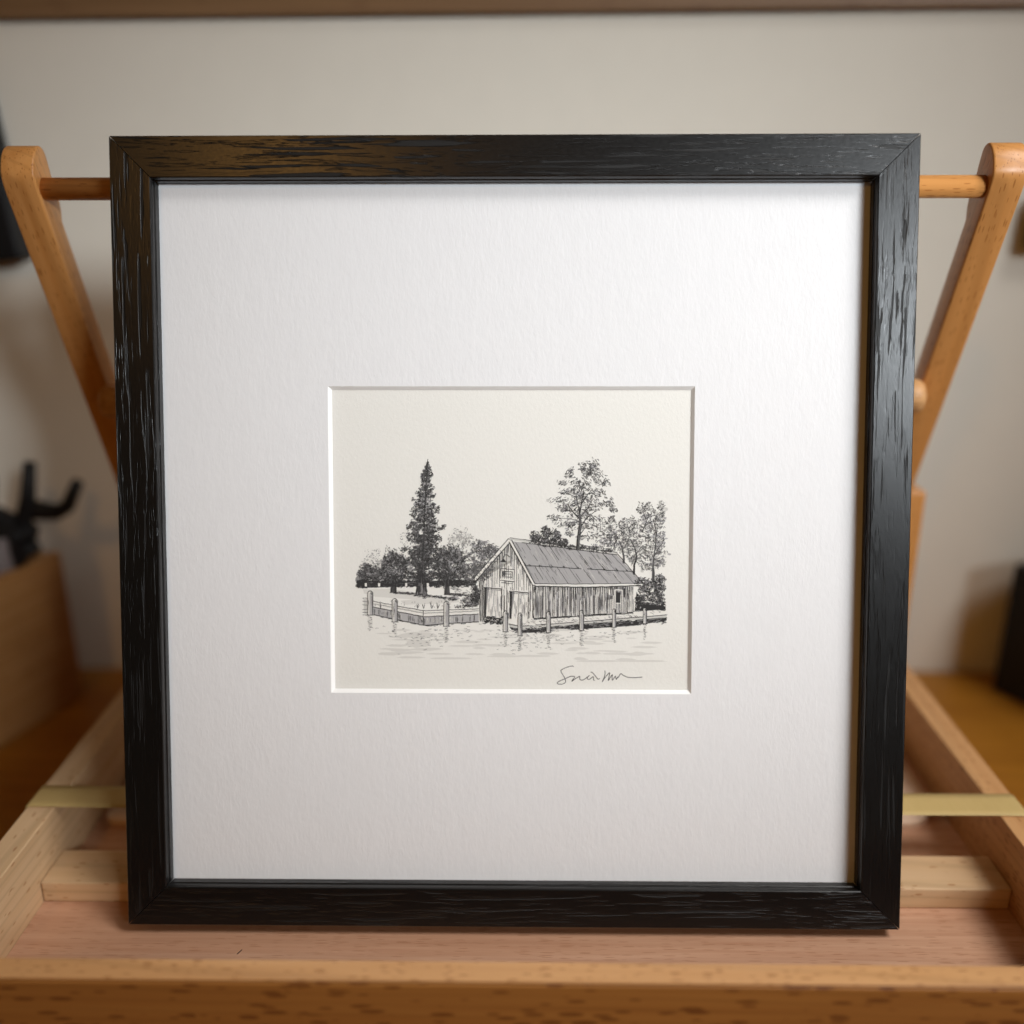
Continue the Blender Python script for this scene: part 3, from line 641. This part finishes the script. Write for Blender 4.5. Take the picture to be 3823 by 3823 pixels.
k.wash([(905, 1178), (1020, 1172), (1498, 1142), (1655, 1128), (1660, 1150), (1300, 1180), (955, 1204), (900, 1196)], 'white')
k.wash([(905, 1214), (960, 1224), (1660, 1170), (1660, 1180), (1500, 1206), (1250, 1222), (1000, 1240), (915, 1226)], 'ink')
for _ in range(240):
    t = R.random(); p = lerp((925, 1230), (1655, 1182), t); k.dab(p[0], p[1] + R.gauss(0, 7), R.uniform(10, 24), 3.6, R.gauss(-.05, .2), R.choice(['ink', 'ink', 'soft', 'mid']))
k.wash([(900, 1198), (958, 1208), (1660, 1152), (1660, 1166), (960, 1222), (905, 1210)], 'pale')
for a, b, ww in (((900, 1197), (958, 1207), 3.6), ((958, 1207), (1300, 1182), 3.4), ((1300, 1182), (1662, 1153), 3.4), ((905, 1212), (960, 1222), 4), ((960, 1222), (1662, 1167), 4), ((1020, 1174), (1500, 1144), 4), ((1500, 1136), (1655, 1127), 3)): k.hand(a, b, ww, ww, 'ink', 1.1, 14, .07)
for _ in range(95):
    t = R.random(); u = R.random(); p = lerp(lerp((930, 1182), (1640, 1132), t), lerp((960, 1202), (1655, 1152), t), u); k.dab(p[0], p[1], R.uniform(7, 20), 2.2, R.gauss(.4, .25), R.choice(['soft', 'mid', 'light']))
for x, yt, yb, wd in ((885, 1136, 1232, 21), (955, 1146, 1250, 19), (1092, 1138, 1236, 19), (1251, 1132, 1226, 19), (1407, 1126, 1211, 16), (1555, 1118, 1194, 16)): pile(k, x, yt, yb, wd)
k.build('drawn_dock')

# sea wall with posts at the left
k = Ink()
for a, b, c, d in (((250, 1088), (490, 1133), (490, 1203), (250, 1152)), ((490, 1133), (757, 1124), (757, 1186), (490, 1203))):
    e, f = lerp(a, d, .42), lerp(b, c, .40); k.wash([a, b, f, e], 'white'); k.wash([e, f, c, d], 'light')
    for i in range(30):
        t = R.random(); p, q = lerp(e, f, t), lerp(d, c, t); u = R.uniform(0, .5); k.hand(lerp(p, q, u), lerp(p, q, R.uniform(.6, 1)), 2.2, 1.6, R.choice(['ink', 'soft', 'mid']), .6, 9)
        k.blob(*lerp(p, q, .5), 5, 14, R.choice(['light', 'mid', 'pale']), 8, .2)
    k.hand(a, b, 3, 3); g, h = lerp(a, d, .18), lerp(b, c, .16); k.hand(g, h, 2.4, 2.4, 'soft'); k.hand(e, f, 4, 4); k.hand(d, c, 4.2, 4.2); k.hand((d[0], d[1] + 4), (c[0], c[1] + 4), 2.6, 2.6, 'ink', 2, 12, .3)
k.hand((490, 1133), (491, 1204), 3.2, 3)
for y in (1072, 1088, 1104, 1128, 1142, 1154): k.hand((198, y), (226, y + R.uniform(-2, 3)), 2.8, 2.4, 'soft')
k.wash([(203, 1076), (224, 1078), (224, 1150), (205, 1146)], 'pale')
for x, yt, yb, wd in ((235, 1040, 1152, 25), (353, 1077, 1185, 24), (601, 1090, 1206, 24)): pile(k, x, yt, yb, wd)
k.build('drawn_sea_wall')

# water
k = Ink()
for _ in range(64):
    y = R.uniform(1225, 1375); Lw = R.uniform(25, 80); x = R.uniform(210 + Lw, 1650 - Lw); hh = R.uniform(3, 7)
    k.wash([(x - Lw, y), (x - Lw * .4, y - hh), (x + Lw * .5, y - hh * .7), (x + Lw, y + 1), (x + Lw * .4, y + hh), (x - Lw * .5, y + hh * .8)], 'hint')
for x, y, Lw, hh in ((470, 1250, 90, 16), (470, 1290, 60, 20), (880, 1352, 90, 5), (620, 1362, 100, 5), (1020, 1350, 90, 5), (1330, 1375, 110, 5), (1540, 1375, 120, 5), (1480, 1340, 140, 5), (330, 1340, 60, 8)): k.blob(x, y, Lw, hh, 'hint', 14, .15)
for (cx, cy, sx, sy, n) in ((480, 1265, 70, 40, 46), (960, 1285, 80, 34, 56), (850, 1225, 60, 16, 26), (1130, 1265, 90, 14, 22), (1280, 1245, 70, 14, 18), (700, 1250, 90, 24, 20), (380, 1225, 50, 16, 8), (1420, 1240, 60, 16, 10), (600, 1240, 50, 22, 16), (1050, 1240, 60, 10, 20)):
    for _ in range(n): k.dab(cx + R.gauss(0, sx), cy + R.gauss(0, sy * .7), R.uniform(7, 18), 2.1, R.gauss(.03, .14), R.choice(['soft', 'mid', 'mid', 'soft']), .3)
k.build('drawn_water')

# signature, pen line
k = Ink(); SG = lambda x, y: ((2050 + x / 4.83 - 1200) * 1.288, (2440 + y / 4.83 - 1400) * 1.288)
def smooth(P, n=5):
    out = []
    for i in range(len(P) - 1):
        p0, p1, p2, p3 = P[max(0, i - 1)], P[i], P[i + 1], P[min(len(P) - 1, i + 2)]
        for j in range(n):
            t = j / n
            out.append(tuple(.5 * (2 * p1[c] + (p2[c] - p0[c]) * t + (2 * p0[c] - 5 * p1[c] + 4 * p2[c] - p3[c]) * t * t + (3 * p1[c] - p0[c] - 3 * p2[c] + p3[c]) * t ** 3) for c in (0, 1)))
    return out + [P[-1]]
for P in ([(440,238),(425,222),(380,228),(300,252),(225,290),(212,310),(225,345),(265,410),(290,460),(298,495),(285,525),(240,548),(180,550),(148,535),(155,515),(200,488),(290,450),(380,412),(440,408),(460,420),(440,450),(410,490),(420,490),(500,435),(550,408),(550,430),(555,460),(575,475),(620,470),(680,430),(725,392)],
          [(725,390),(690,430),(690,455),(710,465),(740,455),(790,415),(800,440),(800,470),(818,484)], [(750,328),(790,350),(840,410),(870,450),(890,460),(912,445)],
          [(1005,305),(1008,360),(990,430),(955,512),(1000,440),(1060,370),(1090,345),(1085,390),(1065,485),(1100,430),(1140,378),(1135,420),(1140,478),(1175,430),(1195,405),(1200,430),(1212,465),(1235,420),(1245,430),(1290,362),(1330,385),(1400,420),(1480,432),(1580,430),(1680,422)]):
    k.line(smooth([SG(*p) for p in P]), 3.2, 3.4, 'ink', 60e-6)
k.build('signature')

# ------------------------------------------------------------------ blurred background things
# wooden rail / shelf along the top of the wall
o = box('wall_shelf', (-0.75, WALL_Y - 0.0075, 0.4065), (0.75, WALL_Y - 0.001, 0.470), M['shelf'], None, 0.001)
o.rotation_euler = (0, -0.0060, 0); o.location.z += 0.0035
tag(o, 'brown wooden shelf edge running along the wall above the framed drawing', 'shelf')
# wooden crate at the left
cr = empty('tool_crate', (-0.3156, 0.2690, TABLE_Z), (0, 0, math.radians(-19)))
tag(cr, 'open brown wooden crate on the table left of the easel with black clamps in it', 'crate')
CW, CD, CH, CT = 0.16, 0.150, 0.112, 0.007
box('side_panel', (-CT, -CD, 0.0005), (0, 0, CH), M['crate'], cr, 0.001, 'y')
box('side_panel', (-CW, -CD, 0.0005), (-CW + CT, 0, CH), M['crate'], cr, 0.001, 'y')
box('end_panel', (-CW + CT + .0002, -CT, 0.0005), (-CT - .0002, -0.0002, CH - .001), M['crate'], cr, 0.001, 'x')
box('end_panel', (-CW + CT + .0002, -CD + .0002, 0.0005), (-CT - .0002, -CD + CT, CH - .001), M['crate'], cr, 0.001, 'x')
box('bottom_panel', (-CW + CT + .0002, -CD + CT + .0002, 0.0008), (-CT - .0002, -CT - .0002, 0.006), M['crate'], cr, 0, 'x')
def tube(pts, r0, r1, seg=12):
    bm = bmesh.new(); rings = []; n = len(pts); pts = [Vector(p) for p in pts]
    for i, p in enumerate(pts):
        d = (pts[min(n - 1, i + 1)] - pts[max(0, i - 1)]).normalized(); a = d.cross(Vector((0, 1, 0.01))).normalized(); b = d.cross(a)
        r = r0 + (r1 - r0) * i / (n - 1)
        rings.append([bm.verts.new(p + a * r * math.cos(6.28318 * j / seg) + b * r * math.sin(6.28318 * j / seg)) for j in range(seg)])
    for A, B in zip(rings, rings[1:]):
        for j in range(seg): bm.faces.new((A[j], B[j], B[(j + 1) % seg], A[(j + 1) % seg]))
    bm.faces.new(rings[0][::-1]); bm.faces.new(rings[-1]); return bm
def clamp(label, base, handles, loc_y):
    e = empty('spring_clamp', base); tag(e, label, 'clamp', 'clamps in the crate')
    for pts in handles:
        link('handle', tube([(p[0] - base[0], loc_y + p[2] - base[1], p[1] - base[2]) for p in pts], 0.0075, 0.0040), M['black'], e, smooth=True)
    return e
c1 = clamp('black clamp with one upright and one upswept handle sticking out of the crate', (-0.318, 0.25, 0.06),
      [[(-0.345, 0.060, 0), (-0.330, 0.092, 0), (-0.3215, 0.116, 0), (-0.3160, 0.141, 0)], [(-0.328, 0.108, .004), (-0.316, 0.107, .004), (-0.306, 0.106, .004), (-0.298, 0.110, .004), (-0.2885, 0.127, .004)]], 0.25)
b_ = box_bm(0.036, 0.014, 0.034, 0.006, 3); link('jaw', b_, M['black'], c1, (-0.022, 0.0, 0.030), (0, 0.5, 0))
c2 = clamp('black clamp lying low over the crate rim at the left edge', (-0.345, 0.245, 0.06),
      [[(-0.362, 0.064, 0), (-0.345, 0.074, 0), (-0.330, 0.080, 0), (-0.318, 0.085, 0)], [(-0.352, 0.115, .006), (-0.347, 0.128, .006), (-0.345, 0.142, .006)]], 0.245)
link('jaw', box_bm(0.050, 0.018, 0.036, 0.007, 3), M['black'], c2, (-0.004, 0.0, 0.028), (0, 0.3, 0))
tag(link('tool_tin', lathe_x([(0, .016), (.002, .017), (.060, .017), (.061, .016)]), M['grey'], None, (-0.346, 0.245, 0.033), (0, -math.pi / 2, 0), True), 'dull grey round tin standing in the crate between the black clamps', 'tin')
# black loudspeaker at the right
sp = empty('loudspeaker', (0.3460, 0.2830, TABLE_Z), (0, 0, math.radians(28.5)))
tag(sp, 'black box loudspeaker standing on the table at the right edge beside the wall', 'speaker')
link('cabinet', box_bm(0.054, 0.085, 0.0985, 0.002, 2), M['black'], sp, (0.0275, -0.0445, 0.0500))
link('grille', box_bm(0.048, 0.003, 0.090, 0.001, 2), M['black_cloth'], sp, (0.0275, -0.0890, 0.0500))
# black things hung on the wall at both edges
tag(link('wall_panel', box_bm(0.12, 0.020, 0.118, 0.003, 3), M['black'], None, (-0.3855, WALL_Y - 0.0115, 0.319), (0, -0.09, 0)), 'matte black panel hung on the wall at the far left edge', 'panel')
tag(link('wall_hook', box_bm(0.06, 0.016, 0.034, 0.004, 3), M['black'], None, (0.3610, WALL_Y - 0.0090, 0.2870)), 'small black fixture on the wall at the far right edge behind the easel arm', 'fixture')

# specks on the tray floor
bm = bmesh.new(); bmesh.ops.create_cube(bm, size=1.0); bmesh.ops.scale(bm, vec=(0.0028, 0.00028, 0.00025), verts=bm.verts)
for v in bm.verts: v.co.y += 0.0002 * math.cos(v.co.x * 600)
tag(link('wood_fibre', bm, M['black'], None, (-0.1182, -0.0095, FLOOR + 0.00022), (0, 0, math.radians(62))), 'tiny dark fibre lying on the tray floor in front of the black frame', 'fibre')
